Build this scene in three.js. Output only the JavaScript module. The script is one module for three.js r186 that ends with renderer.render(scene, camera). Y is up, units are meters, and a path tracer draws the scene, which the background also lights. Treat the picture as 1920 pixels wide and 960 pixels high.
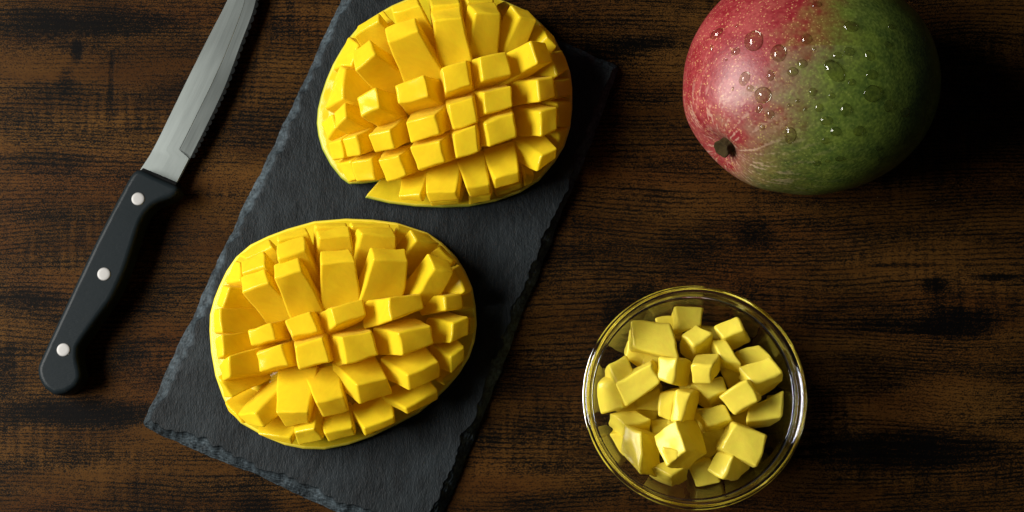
import * as THREE from 'three';
import { ImprovedNoise } from 'three/addons/math/ImprovedNoise.js';
import { RectAreaLightUniformsLib } from 'three/addons/lights/RectAreaLightUniformsLib.js';
import { mergeVertices } from 'three/addons/utils/BufferGeometryUtils.js';

// ---------------------------------------------------------------- camera, light, exposure
const scene = new THREE.Scene();
const DIST = 0.75, TILT = THREE.MathUtils.degToRad(8), FOV = 18.2;
const camera = new THREE.PerspectiveCamera(FOV, 2, 0.01, 20);
camera.position.set(0, DIST * Math.cos(TILT), DIST * Math.sin(TILT));
camera.up.set(0, 0, -1);
camera.lookAt(0, 0, 0);
camera.updateMatrixWorld(true);
const renderer = new THREE.WebGLRenderer({ antialias: true });
renderer.setSize(1024, 512);
renderer.toneMapping = THREE.LinearToneMapping;
renderer.toneMappingExposure = 1.1;
renderer.shadowMap.enabled = true;
scene.background = new THREE.Color(0.016, 0.0175, 0.019);
RectAreaLightUniformsLib.init();
function softbox(name, w, h, from, to, color, intensity) {
  const l = new THREE.RectAreaLight(color, intensity, w, h);
  l.name = name; l.position.set(...from); l.lookAt(...to); scene.add(l);
  return l;
}
softbox('window_light', 0.78, 0.55, [-0.92, 0.72, -0.09], [0.0, 0.0, 0.0], new THREE.Color(1.0, 0.97, 0.92), 20);

// ---------------------------------------------------------------- helpers
const V = (x, y, z) => new THREE.Vector3(x, y, z);
const perlin = new ImprovedNoise();
const pn = (x, y, z = 0) => perlin.noise(x + 37.3, y + 91.7, z + 11.1);
function fbm(x, y, z, o = 4) { let s = 0, a = 0.5; for (let i = 0; i < o; i++) { s += a * pn(x, y, z + i * 7.7); x *= 2.03; y *= 2.03; z *= 2.03; a *= 0.5; } return s; }
let seedState = 12345;
const rnd = () => { seedState = (Math.imul(seedState, 1664525) + 1013904223) | 0; return ((seedState >>> 8) & 0xffff) / 65536; };
const { lerp, clamp, smoothstep: ss } = THREE.MathUtils;
const FPX = 480 / Math.tan(THREE.MathUtils.degToRad(FOV / 2));
function sight(px, py) { return V((px - 960) / FPX, (480 - py) / FPX, -1).applyQuaternion(camera.quaternion); }
// the place at height h above the table that is seen at this spot of the photograph
function at(px, py, h = 0) { const d = sight(px, py), t = (h - camera.position.y) / d.y; return camera.position.clone().addScaledVector(d, t); }
function onPlane(px, py, p, n) { const d = sight(px, py), t = n.dot(p.clone().sub(camera.position)) / n.dot(d); return camera.position.clone().addScaledVector(d, t); }

const used = new Map();
function numbered(name) { const k = used.get(name) ?? 0; used.set(name, k + 1); return k ? name + '_' + String(k).padStart(3, '0') : name; }
function tag(o, label, category, group) { o.userData.label = label; o.userData.category = category; if (group) o.userData.group = group; return o; }
function thing(name, label, category, pos, group) {
  const o = new THREE.Group(); o.name = numbered(name); o.position.copy(pos); scene.add(o);
  return tag(o, label, category, group);
}
function mesh(name, geo, mat, parent, origin) {           // geometry given in world places; origin is where its thing stands
  if (origin) geo.translate(-origin.x, -origin.y, -origin.z);
  const m = new THREE.Mesh(geo, mat); m.name = numbered(name); m.castShadow = m.receiveShadow = true;
  parent.add(m); return m;
}
function dataTex(w, h, fn, srgb, repeat) {
  const d = new Uint8Array(w * h * 4);
  for (let j = 0, k = 0; j < h; j++) for (let i = 0; i < w; i++, k += 4) {
    const c = fn(i, j); d[k] = clamp(c[0], 0, 1) * 255; d[k + 1] = clamp(c[1], 0, 1) * 255; d[k + 2] = clamp(c[2], 0, 1) * 255; d[k + 3] = 255;
  }
  const t = new THREE.DataTexture(d, w, h, THREE.RGBAFormat);
  t.magFilter = THREE.LinearFilter; t.minFilter = THREE.LinearFilter; t.wrapS = t.wrapT = repeat ?? THREE.RepeatWrapping;
  if (srgb) t.colorSpace = THREE.SRGBColorSpace;
  t.needsUpdate = true; return t;
}
const toS = (x) => (x <= 0.0031308 ? 12.92 * x : 1.055 * Math.pow(x, 1 / 2.4) - 0.055);
const mix3 = (a, b, t) => [lerp(a[0], b[0], t), lerp(a[1], b[1], t), lerp(a[2], b[2], t)];
function indexed(pos, idx, uv, col) {
  const g = new THREE.BufferGeometry();
  g.setAttribute('position', new THREE.Float32BufferAttribute(pos, 3));
  if (uv) g.setAttribute('uv', new THREE.Float32BufferAttribute(uv, 2));
  if (col) g.setAttribute('color', new THREE.Float32BufferAttribute(col, 3));
  g.setIndex(idx); g.computeVertexNormals(); return g;
}

// ---------------------------------------------------------------- the table
const spots = [];   // worn black places, knots and saw marks of the board: [x, y, rx, ry, strength] in the board's own millimetres
for (const [x, y, rx, ry, s] of [[190, 28, 130, 24, 0.9], [30, 40, 70, 40, 0.6], [128, 84, 10, 22, 1.0], [195, 140, 5, 52, 0.75], [110, 140, 16, 24, 0.7], [195, 772, 165, 24, 1.15], [60, 300, 90, 26, 0.5],
  [1790, 608, 66, 26, 1.25], [1660, 612, 80, 16, 0.6], [1700, 838, 170, 30, 1.1], [1690, 497, 66, 5, 0.9], [1750, 535, 24, 14, 0.9], [1860, 520, 40, 6, 0.7], [1420, 440, 36, 26, 0.55],
  [1150, 590, 22, 30, 0.5], [1200, 570, 40, 40, 0.45], [1100, 95, 90, 24, 0.5], [1210, 70, 70, 12, 0.5], [740, 955, 40, 20, 0.4], [250, 660, 28, 22, 0.6], [300, 640, 40, 8, 0.6], [1160, 800, 26, 14, 0.5],
  [10, 700, 40, 40, 0.5], [1000, 880, 60, 12, 0.4], [520, 30, 40, 14, 0.4], [70, 560, 60, 18, 0.45], [300, 240, 90, 10, 0.35], [1880, 700, 60, 16, 0.4], [490, 945, 40, 22, 0.7], [1850, 120, 80, 60, 0.35]])
  spots.push([(x - 960) * 0.25, (y - 480) * 0.25, rx * 0.25, ry * 0.25, s]);
const WW = 2048, WH = 1024, TX = 560, TY = 280;
const woodBump = new Float32Array(WW * WH);
const woodTex = dataTex(WW, WH, (i, j) => {
  const X = (i / WW - 0.5) * TX, Y = (j / WH - 0.5) * TY;
  let stain = 0, bend = 0;
  for (const [x, y, rx, ry, s] of spots) {
    const dx = (X - x) / rx, dy = (Y - y) / ry, r = dx * dx + dy * dy;
    if (r < 9) { stain += s * Math.exp(-r * r * 0.7); if (rx > 10) bend += Math.exp(-r * 0.5) * dy * ry * 0.35; }
  }
  const Yw = Y - bend + pn(X * 0.008, Y * 0.02, 3) * 7 + pn(X * 0.030, Y * 0.06, 5) * 0.8 + pn(X * 0.16, Y * 0.3, 9) * 0.22 + pn(X * 0.5, Y * 0.6, 11) * 0.14;
  const broad = pn(X * 0.006, Yw * 0.022, 21) + 0.6 * pn(X * 0.016, Yw * 0.05, 23);
  const band = pn(X * 0.010, Yw * 0.14, 31) + 0.5 * pn(X * 0.03, Yw * 0.36, 33);
  const grit = pn(X * 1.15, Y * 2.9, 67) * 0.6 + pn(X * 2.4, Y * 4.1, 69) * 0.8;                        // short flecks
  const dash = pn(X * 0.28, Y * 2.4, 61);
  const per = 2.05, cyc = Yw / per + 0.55 * pn(X * 0.015, Yw * 0.10, 43), row = Math.floor(cyc);
  const f1 = Math.abs(cyc - row - 0.5) * 2, lineOn = clamp(0.72 + 1.0 * pn(X * 0.028, row * 3.7, 45) + 0.5 * pn(X * 0.12, row * 5.1, 49), 0, 1.15);
  const c2 = Yw / 1.05 + 0.4 * pn(X * 0.04, Yw * 0.2, 53), r2 = Math.floor(c2), f2 = Math.abs(c2 - r2 - 0.5) * 2;
  const fineOn = clamp(0.25 + 1.3 * pn(X * 0.012, Y * 0.035, 57), 0, 1) * clamp(0.6 + pn(X * 0.06, r2 * 3.3, 59), 0, 1);
  const quiet = ss(pn(X * 0.011, Y * 0.035, 91), 0.12, 0.36);                                          // calmer, browner places
  const saw = pn(X * 0.45, Y * 0.035, 71) * ss(pn(X * 0.016, Y * 0.03, 73), 0.02, 0.3);
  const wear = fbm(X * 0.024, Y * 0.070, 81, 4) * 1.35 + 0.15 * pn(X * 0.25, Y * 0.8, 83);
  const ln = Math.pow(1 - f1, 3.0), ln2 = Math.pow(1 - f2, 1.3);
  let score = 1.10 * ln * lineOn * (1 - 0.5 * quiet) + 0.50 * ln2 * fineOn + 1.65 * grit + 0.65 * dash + 0.62 * wear + 0.30 * band - 0.30 * quiet + 0.5 * saw + 1.0 * stain - 0.15;
  const dk = ss(score, -0.20, 0.24), deep = ss(score, 0.10, 0.70);
  let c = mix3([0.031, 0.0118, 0.0025], [0.082, 0.0375, 0.0082], clamp(0.45 + 0.55 * broad + 0.35 * band + 0.5 * grit, 0, 1));
  c = mix3(c, [0.062, 0.0195, 0.0044], clamp(0.9 * pn(X * 0.012, Y * 0.03, 95), 0, 0.6));
  c = mix3(c, [0.0042, 0.0028, 0.0018], dk * 0.93);
  c = mix3(c, [0.0011, 0.0012, 0.0013], deep * 0.9);
  woodBump[j * WW + i] = clamp(0.65 + 0.15 * grit - 0.4 * dk, 0, 1);
  return [toS(c[0]), toS(c[1]), toS(c[2])];
}, true, THREE.MirroredRepeatWrapping);
const woodBumpTex = dataTex(WW, WH, (i, j) => { const v = woodBump[j * WW + i]; return [v, v, v]; }, false, THREE.MirroredRepeatWrapping);
const woodMat = new THREE.MeshPhysicalMaterial({ map: woodTex, bumpMap: woodBumpTex, bumpScale: 0.00016, roughness: 0.5, specularIntensity: 0.07 });
woodMat.name = 'dark_wood';
{
  const g = new THREE.BoxGeometry(1.3, 0.03, 0.9);
  g.translate(0, -0.015, 0);
  const p = g.attributes.position, uv = g.attributes.uv;
  for (let i = 0; i < p.count; i++) uv.setXY(i, p.getX(i) / (TX / 1000) + 0.5, (p.getZ(i) + p.getY(i)) / (TY / 1000) + 0.5);
  const m = mesh('table_top', g, woodMat, scene); m.userData.kind = 'structure';
}

// ---------------------------------------------------------------- slate board
const SLATE_T = 0.0065;
const slateTex = dataTex(1024, 1024, (i, j) => {
  const X = i * 0.14, Y = j * 0.27;                                  // 143 x 276 mm
  const s = pn(X * 1.2, Y * 0.35, 3) * 0.5 + pn(X * 2.6, Y * 0.8, 5) * 0.6 + pn(X * 0.25, Y * 0.09, 7) * 0.5 + pn(X * 5.5, Y * 2.2, 9) * 0.7;
  const b = pn(X * 0.05, Y * 0.03, 11);
  let k = 0.0118 * (1 + 0.62 * s + 0.5 * b + 0.5 * pn(X * 0.14, Y * 0.08, 17));
  k += 0.02 * ss(pn(X * 1.5, Y * 0.9, 13), 0.55, 0.75);
  k = clamp(k, 0.003, 0.2);
  return [toS(k * 0.80), toS(k * 1.0), toS(k * 1.12)];
}, true, THREE.MirroredRepeatWrapping);
const slateBump = dataTex(1024, 1024, (i, j) => {
  const X = i * 0.14, Y = j * 0.27;
  const v = 0.5 + 0.22 * pn(X * 0.9, Y * 0.3, 3) + 0.24 * pn(X * 2.4, Y * 0.8, 5) + 0.2 * pn(X * 5.0, Y * 2.0, 9) + 0.3 * pn(X * 0.12, Y * 0.05, 15) + 0.25 * Math.max(0, pn(X * 0.3, Y * 0.2, 19));
  return [v, v, v];
}, false, THREE.MirroredRepeatWrapping);
const slateMat = new THREE.MeshPhysicalMaterial({ map: slateTex, bumpMap: slateBump, bumpScale: 0.00032, roughness: 0.6, specularIntensity: 0.32, vertexColors: true });
slateMat.name = 'slate';
{
  const A = at(678, -95, 0.004), B = at(1172, 122, 0.004), C = at(806, 1040, 0.004), D = at(254, 800, 0.004);   // far left, far right, near right, near left corners
  const len = A.distanceTo(D), wid = A.distanceTo(B);
  const ticks = (L) => { const t = []; const e = 0.012, n = 44; for (let i = 0; i < n; i++) t.push(e * Math.pow(i / n, 1.15)); const m = Math.round((L - 2 * e) / 0.00055); for (let i = 0; i <= m; i++) t.push(e + (L - 2 * e) * i / m); for (let i = n - 1; i >= 0; i--) t.push(L - e * Math.pow(i / n, 1.15)); return t; };
  const us = ticks(wid), vs = ticks(len), nu = us.length, nv = vs.length, pos = [], uv = [], col = [], idx = [];
  const round = (x, y) => { const R = 0.006; if (x < R && y < R) return R - Math.hypot(R - x, R - y); return Math.min(x, y); };
  for (let j = 0; j < nv; j++) for (let i = 0; i < nu; i++) {
    let u = us[i] / wid, v = vs[j] / len;
    const x = us[i], y = vs[j];
    // ragged outline: rim points are pushed in
    const rag = (s, k) => 0.0012 * pn(s * 26, k, 1) + 0.0007 * pn(s * 110, k, 2) + 0.0003 * pn(s * 330, k, 3);
    const inL = rag(y, 1.5) + 0.0011, inR = rag(y, 4.5) * 1.1 + 0.0014, inT = rag(x, 7.5) + 0.0011, inB = rag(x, 10.5) + 0.0011;
    let X = x, Y = y;
    X += inL * Math.max(0, 1 - x / 0.02) - inR * Math.max(0, 1 - (wid - x) / 0.02);
    Y += inT * Math.max(0, 1 - y / 0.02) - inB * Math.max(0, 1 - (len - y) / 0.02);
    // broken corners
    for (const [cx, cy] of [[0, len], [wid, len], [0, 0], [wid, 0]]) {
      const dx = Math.abs(X - cx), dy = Math.abs(Y - cy), s = 0.005 - (dx + dy);
      if (s > 0) { X += Math.sign(wid / 2 - cx) * s * 0.5; Y += Math.sign(len / 2 - cy) * s * 0.5; }
    }
    u = X / wid; v = Y / len;
    const p = A.clone().multiplyScalar((1 - u) * (1 - v)).addScaledVector(B, u * (1 - v)).addScaledVector(C, u * v).addScaledVector(D, (1 - u) * v);
    const dL = x, dR = wid - x, dT = y, dB = len - y;
    const chipW = (s, k, w) => w * clamp(1 + 0.8 * pn(s * 30, k, 4) + 0.5 * pn(s * 110, k, 6) + 0.3 * pn(s * 300, k, 8), 0.25, 2);
    let t = 1;
    for (const [d, w] of [[dL, chipW(y, 2.5, 0.0054)], [dR, chipW(y, 5.5, 0.0040)], [dT, chipW(x, 8.5, 0.0045)], [dB, chipW(x, 11.5, 0.0052)]]) t = Math.min(t, d / w);
    t = clamp(t, 0, 1);
    let h = SLATE_T, edge = 0;
    if (t < 1) {
      const rough = pn(p.x * 700, p.z * 700, 3) * 0.10 + pn(p.x * 1600, p.z * 1600, 5) * 0.06 + pn(p.x * 260, p.z * 260, 9) * 0.12;
      const q = clamp(t + rough * (1 - t * 0.6), 0, 1), n = 5, st = (Math.floor(q * n) + Math.pow(q * n - Math.floor(q * n), 3)) / n;   // splits in layers
      h = SLATE_T * (0.18 + 0.80 * Math.pow(lerp(q, st, 0.75), 0.85));
      edge = clamp((1 - t) * 4, 0, 1);
    } else h += 0.00016 * pn(p.x * 90, p.z * 60, 3) + 0.0001 * pn(p.x * 320, p.z * 200, 5);
    pos.push(p.x, h, p.z); uv.push(p.x / 0.143, p.z / 0.276);
    const k = 1 + edge * (2.0 + 1.8 * pn(p.x * 300, p.z * 300, 7) + 2.2 * pn(p.x * 800, p.z * 800, 17) + 1.2 * pn(p.x * 1500, p.z * 1500, 27));
    col.push(Math.max(0.6, k), Math.max(0.6, k * 1.06), Math.max(0.6, k * 1.08));
  }
  const id = (i, j) => j * nu + i;
  for (let j = 0; j < nv - 1; j++) for (let i = 0; i < nu - 1; i++) idx.push(id(i, j), id(i, j + 1), id(i + 1, j), id(i + 1, j), id(i, j + 1), id(i + 1, j + 1));
  const rim = [];
  for (let i = 0; i < nu; i++) rim.push(id(i, 0)); for (let j = 1; j < nv; j++) rim.push(id(nu - 1, j));
  for (let i = nu - 2; i >= 0; i--) rim.push(id(i, nv - 1)); for (let j = nv - 2; j > 0; j--) rim.push(id(0, j));
  const b0 = pos.length / 3;
  for (const r of rim) { pos.push(pos[r * 3] * 0.9985, 0.0003, pos[r * 3 + 2] * 0.9985); uv.push(uv[r * 2], uv[r * 2 + 1] + 0.02); col.push(1.5, 1.5, 1.5); }
  for (let k = 0; k < rim.length; k++) { const n = (k + 1) % rim.length; idx.push(rim[k], rim[n], b0 + k, b0 + k, rim[n], b0 + n); }
  const cI = pos.length / 3; const c = A.clone().add(B).add(C).add(D).multiplyScalar(0.25); pos.push(c.x, 0.0003, c.z); uv.push(0, 0); col.push(1, 1, 1);
  for (let k = 0; k < rim.length; k++) { const n = (k + 1) % rim.length; idx.push(b0 + k, b0 + n, cI); }
  const origin = V(c.x, 0, c.z);
  const m = mesh('slate_board', indexed(pos, idx, uv, col), slateMat, scene, origin); m.position.copy(origin);
  tag(m, 'dark grey slate board with chipped rough edges under the two scored mango halves', 'slate board');
}

// ---------------------------------------------------------------- mango flesh
const fleshTex = dataTex(512, 512, (i, j) => {
  const w = (x, y, z) => { const a = i / 512, s = j / 512; return pn(x * Math.cos(a * 6.2832) , x * Math.sin(a * 6.2832) + y * Math.cos(s * 6.2832), z + y * Math.sin(s * 6.2832)); };
  const k = 1 + 0.03 * w(1.2, 1.2, 3) + 0.02 * w(3.5, 1.6, 9) + 0.02 * w(9, 6, 15);
  const g = 1 + 0.05 * w(1.0, 1.0, 23);
  return [toS(0.93 * Math.min(1.06, k)), toS(0.93 * k * g * 0.99), toS(0.86 * k)];
}, true);
const fleshBump = dataTex(512, 512, (i, j) => {
  const x = i / 512 * 8, y = j / 512 * 8;
  const tile = (f, g, z) => { const u = i / 512, v = j / 512; return lerp(lerp(pn(u * f, v * g, z), pn((u - 1) * f, v * g, z), u), lerp(pn(u * f, (v - 1) * g, z), pn((u - 1) * f, (v - 1) * g, z), u), v); };
  const v = 0.5 + 0.35 * tile(5, 12, 3) + 0.25 * tile(14, 40, 5) + 0.15 * tile(50, 90, 9);
  return [v, v, v];
}, false);
const fleshMat = new THREE.MeshPhysicalMaterial({ color: new THREE.Color(1.0, 0.762, 0.023), map: fleshTex, bumpMap: fleshBump, bumpScale: 0.00006, roughness: 1, specularIntensity: 0.08, transmission: 0.42, thickness: 0, clearcoat: 0.4, clearcoatRoughness: 0.15 });
fleshMat.name = 'mango_flesh';
const chunkMat = new THREE.MeshPhysicalMaterial({ color: new THREE.Color(1.0, 0.845, 0.10), map: fleshTex, bumpMap: fleshBump, bumpScale: 0.0001, roughness: 1, specularIntensity: 0.08, transmission: 0.34, thickness: 0, clearcoat: 0.5, clearcoatRoughness: 0.14 });
chunkMat.name = 'diced_mango_flesh';
const skinMat = new THREE.MeshPhysicalMaterial({ vertexColors: true, roughness: 0.45 });
skinMat.name = 'cut_mango_skin';

// a soft-edged block between eight corners: c[0..3] the tip face, c[4..7] the root face, both in the same order
function block(c, radius, wave, seed) {
  const mid = (k) => c[k[0]].clone().add(c[k[1]]).add(c[k[2]]).add(c[k[3]]).multiplyScalar(0.25);
  const half = [mid([1, 2, 5, 6]).distanceTo(mid([0, 3, 4, 7])) / 2, mid([0, 1, 2, 3]).distanceTo(mid([4, 5, 6, 7])) / 2, mid([2, 3, 6, 7]).distanceTo(mid([0, 1, 4, 5])) / 2];
  const r = half.map((h) => clamp(radius / Math.max(h, 1e-4), 0.03, 0.5));
  const tick = r.map((q) => [-1, -1 + q * 0.3, -1 + q * 0.65, -1 + q, -0.5 * (1 - q), 0, 0.5 * (1 - q), 1 - q, 1 - q * 0.65, 1 - q * 0.3, 1]);
  const n = 11, map = new Map(), pos = [], uv = [], idx = [];
  const tri = (p) => {
    const u = (p[0] + 1) / 2, v = (1 - p[1]) / 2, w = (p[2] + 1) / 2, o = V(0, 0, 0);
    const wt = [(1 - u) * (1 - w), u * (1 - w), u * w, (1 - u) * w];
    for (let k = 0; k < 4; k++) { o.addScaledVector(c[k], wt[k] * (1 - v)); o.addScaledVector(c[k + 4], wt[k] * v); }
    return o;
  };
  const vert = (i, j, k) => {
    const key = (i * n + j) * n + k; if (map.has(key)) return map.get(key);
    const p = [tick[0][i], tick[1][j], tick[2][k]], q = p.map((x, a) => clamp(x, -1 + r[a], 1 - r[a])), d = p.map((x, a) => (x - q[a]) / r[a]), l = Math.hypot(...d);
    const s = l > 1 ? 1 / l : 1, f = q.map((x, a) => x + d[a] * s * r[a]);
    const o = tri(f);
    if (wave) { o.x += wave * pn(o.x * 130 + seed, o.y * 130, o.z * 130); o.y += wave * pn(o.x * 130, o.y * 130 + seed, o.z * 130); o.z += wave * pn(o.x * 130, o.y * 130, o.z * 130 + seed);
      const e = wave * 0.12; o.x += e * pn(o.x * 420 + seed, o.y * 420, o.z * 420); o.y += e * pn(o.x * 420, o.y * 420 + seed, o.z * 420); o.z += e * pn(o.x * 420, o.y * 420, o.z * 420 + seed); }
    const id = pos.length / 3; pos.push(o.x, o.y, o.z);
    uv.push((f[0] * half[0] + 0.37 * f[1] * half[1]) / 0.02 + seed * 0.37, (f[2] * half[2] + 0.8 * f[1] * half[1]) / 0.02 + seed * 0.71);
    map.set(key, id); return id;
  };
  const face = (fn, flip) => { for (let a = 0; a < n - 1; a++) for (let b = 0; b < n - 1; b++) { const p = fn(a, b), q = fn(a + 1, b), s = fn(a + 1, b + 1), t = fn(a, b + 1); flip ? idx.push(p, s, q, p, t, s) : idx.push(p, q, s, p, s, t); } };
  face((a, b) => vert(a, n - 1, b), true); face((a, b) => vert(a, 0, b), false);
  face((a, b) => vert(n - 1, a, b), false); face((a, b) => vert(0, a, b), true);
  face((a, b) => vert(a, b, n - 1), false); face((a, b) => vert(a, b, 0), true);
  const g = indexed(pos, idx, uv);
  // outward winding
  const ctr = mid([0, 1, 2, 3]).add(mid([4, 5, 6, 7])).multiplyScalar(0.5); let vol = 0; const P = (i) => V(pos[i * 3], pos[i * 3 + 1], pos[i * 3 + 2]).sub(ctr);
  for (let k = 0; k < idx.length; k += 3) vol += P(idx[k]).dot(P(idx[k + 1]).cross(P(idx[k + 2])));
  if (vol < 0) { for (let k = 0; k < idx.length; k += 3) { const t = idx[k + 1]; idx[k + 1] = idx[k + 2]; idx[k + 2] = t; } g.setIndex(idx); g.computeVertexNormals(); }
  return g;
}
// tip face seen at quad, its root `lean` away in the picture, `length` metres long; rootY(point) gives the root's height, or tipH fixes the tip's
function prism(quad, lean, length, rootY, tipH, taper = 1.3) {
  const tx = (quad[0] + quad[2] + quad[4] + quad[6]) / 4, ty = (quad[1] + quad[3] + quad[5] + quad[7]) / 4;
  let tip, root;
  if (tipH === undefined) {
    let rh = 0.02; for (let k = 0; k < 5; k++) { root = at(tx + lean[0], ty + lean[1], rh); rh = rootY(root); }
    root = at(tx + lean[0], ty + lean[1], rh);
    let th = rh + length; for (let k = 0; k < 8; k++) { tip = at(tx, ty, th); const d = Math.hypot(tip.x - root.x, tip.z - root.z), up = Math.sqrt(Math.max(length * length - d * d, (0.28 * length) ** 2)); th = rh + up; }
    tip = at(tx, ty, th);
  } else {
    tip = at(tx, ty, tipH); let rh = tipH - length; for (let k = 0; k < 8; k++) { root = at(tx + lean[0], ty + lean[1], rh); const d = Math.hypot(tip.x - root.x, tip.z - root.z); rh = tipH - Math.sqrt(Math.max(length * length - d * d, (0.28 * length) ** 2)); }
    root = at(tx + lean[0], ty + lean[1], rh);
  }
  const n = tip.clone().sub(root).normalize();
  const top = [0, 1, 2, 3].map((k) => onPlane(quad[2 * k], quad[2 * k + 1], tip, n));
  const bot = top.map((p) => p.clone().sub(tip).multiplyScalar(taper).add(root));
  return [...top, ...bot];
}

// a scored half turned inside out: outline in the photograph, then each cube by its tip face, where it leans and how long it is
function mangoHalf(label, centre, outline, green, cubes) {
  const BASE = SLATE_T + 0.0006;
  const c0 = at(centre[0], centre[1], BASE), origin = V(c0.x, BASE, c0.z);
  const t = thing('mango_half', label, 'mango half', origin);
  const pts = outline.map(([x, y]) => at(x, y, BASE + 0.003)), ang = [], rad = [];
  for (const p of pts) { ang.push(Math.atan2(p.z - c0.z, p.x - c0.x)); rad.push(Math.hypot(p.x - c0.x, p.z - c0.z)); }
  const R = (a) => {                                               // radius of the outline towards angle a
    for (let k = 0; k < ang.length; k++) {
      const n = (k + 1) % ang.length; let d = ang[n] - ang[k]; while (d > Math.PI) d -= 2 * Math.PI; while (d < -Math.PI) d += 2 * Math.PI;
      let e = a - ang[k]; while (e > Math.PI) e -= 2 * Math.PI; while (e < -Math.PI) e += 2 * Math.PI;
      if (Math.abs(d) > 1e-6 && e / d >= -1e-9 && e / d <= 1 + 1e-9 && Math.abs(e) < 1) {
        // along the straight side between the two points
        const A = pts[k], B = pts[n], dx = Math.cos(a), dz = Math.sin(a), ex = B.x - A.x, ez = B.z - A.z, ax = A.x - c0.x, az = A.z - c0.z, den = dx * ez - dz * ex;
        return (ax * ez - az * ex) / den;
      }
    }
    return rad[0];
  };
  const N = 720, table = []; for (let k = 0; k < N; k++) table.push(R((k / N) * 2 * Math.PI - Math.PI));
  const Rt = (a) => { const f = ((a + Math.PI) / (2 * Math.PI)) * N, i = Math.floor(f), w = f - i; return lerp(table[((i % N) + N) % N], table[(((i + 1) % N) + N) % N], w); };
  const RIM = 0.0052, TOP = 0.019;
  const mound = (d) => BASE + RIM + (TOP - RIM) * Math.pow(Math.max(0, 1 - d * d), 1.05);
  const rootY = (p) => { const a = Math.atan2(p.z - c0.z, p.x - c0.x); return mound(clamp(Math.hypot(p.x - c0.x, p.z - c0.z) / Rt(a), 0, 1)) - 0.0025; };
  // flesh under the cubes
  {
    const pos = [c0.x, mound(0), c0.z], idx = [], uv = [0, 0], M = 34;
    for (let j = 1; j <= M; j++) for (let k = 0; k < N; k++) {
      const a = (k / N) * 2 * Math.PI - Math.PI, d = j / M, r = table[k] * d * 0.978, x = c0.x + r * Math.cos(a), z = c0.z + r * Math.sin(a);
      pos.push(x, mound(d) - (d < 0.97 ? 0.0006 : 0) + 0.0004 * pn(x * 160, z * 160, 3), z); uv.push(x / 0.02, z / 0.02);
    }
    for (let k = 0; k < N; k++) idx.push(0, 1 + ((k + 1) % N), 1 + k);
    for (let j = 0; j < M - 1; j++) for (let k = 0; k < N; k++) { const n = (k + 1) % N, a = 1 + j * N + k, b = 1 + j * N + n, e = a + N, f = b + N; idx.push(a, b, e, b, f, e); }
    mesh('flesh_bed', indexed(pos, idx, uv), fleshMat, t, origin);
  }
  // the skin below: green outside, paler at the cut lip
  {
    const prof = [[0.60, 0.0, 0], [0.88, 0.0, 0], [0.955, 0.0006, 0.1], [0.992, 0.0020, 0.3], [1.0, 0.0034, 0.55], [0.996, 0.0043, 0.85], [0.982, 0.0051, 1], [0.974, 0.0050, 1]];
    const pos = [], idx = [], col = [];
    for (const [d, y, s] of prof) for (let k = 0; k < N; k++) {
      const a = (k / N) * 2 * Math.PI - Math.PI, r = table[k] * d, x = c0.x + r * Math.cos(a), z = c0.z + r * Math.sin(a);
      pos.push(x, BASE + y, z);
      const c = mix3([0.10, 0.19, 0.018], [0.85, 0.66, 0.05], clamp(1 - (1 - s * 0.95) * 0.5 - green * (0.12 + (1.35 - s) * (0.5 + 0.5 * Math.cos(a - 2.4)) * 1.1) + 0.25 * pn(x * 45, z * 45, 5), 0, 1)); col.push(...c);
    }
    for (let j = 0; j < prof.length - 1; j++) for (let k = 0; k < N; k++) { const n = (k + 1) % N, a = j * N + k, b = j * N + n, e = a + N, f = b + N; idx.push(a, e, b, b, e, f); }
    mesh('skin', indexed(pos, idx, null, col), skinMat, t, origin);
  }
  let s = 1;
  for (const [quad, lean, mm, rad = 1.15] of cubes) {
    const c = prism(quad, lean, mm / 1000, rootY);
    mesh('flesh_cube', block(c, rad / 1000, 0.0007, s * 1.37), fleshMat, t, origin); s++;
  }
  return t;
}
const U = (...n) => n;   // quad corners in order
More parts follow.
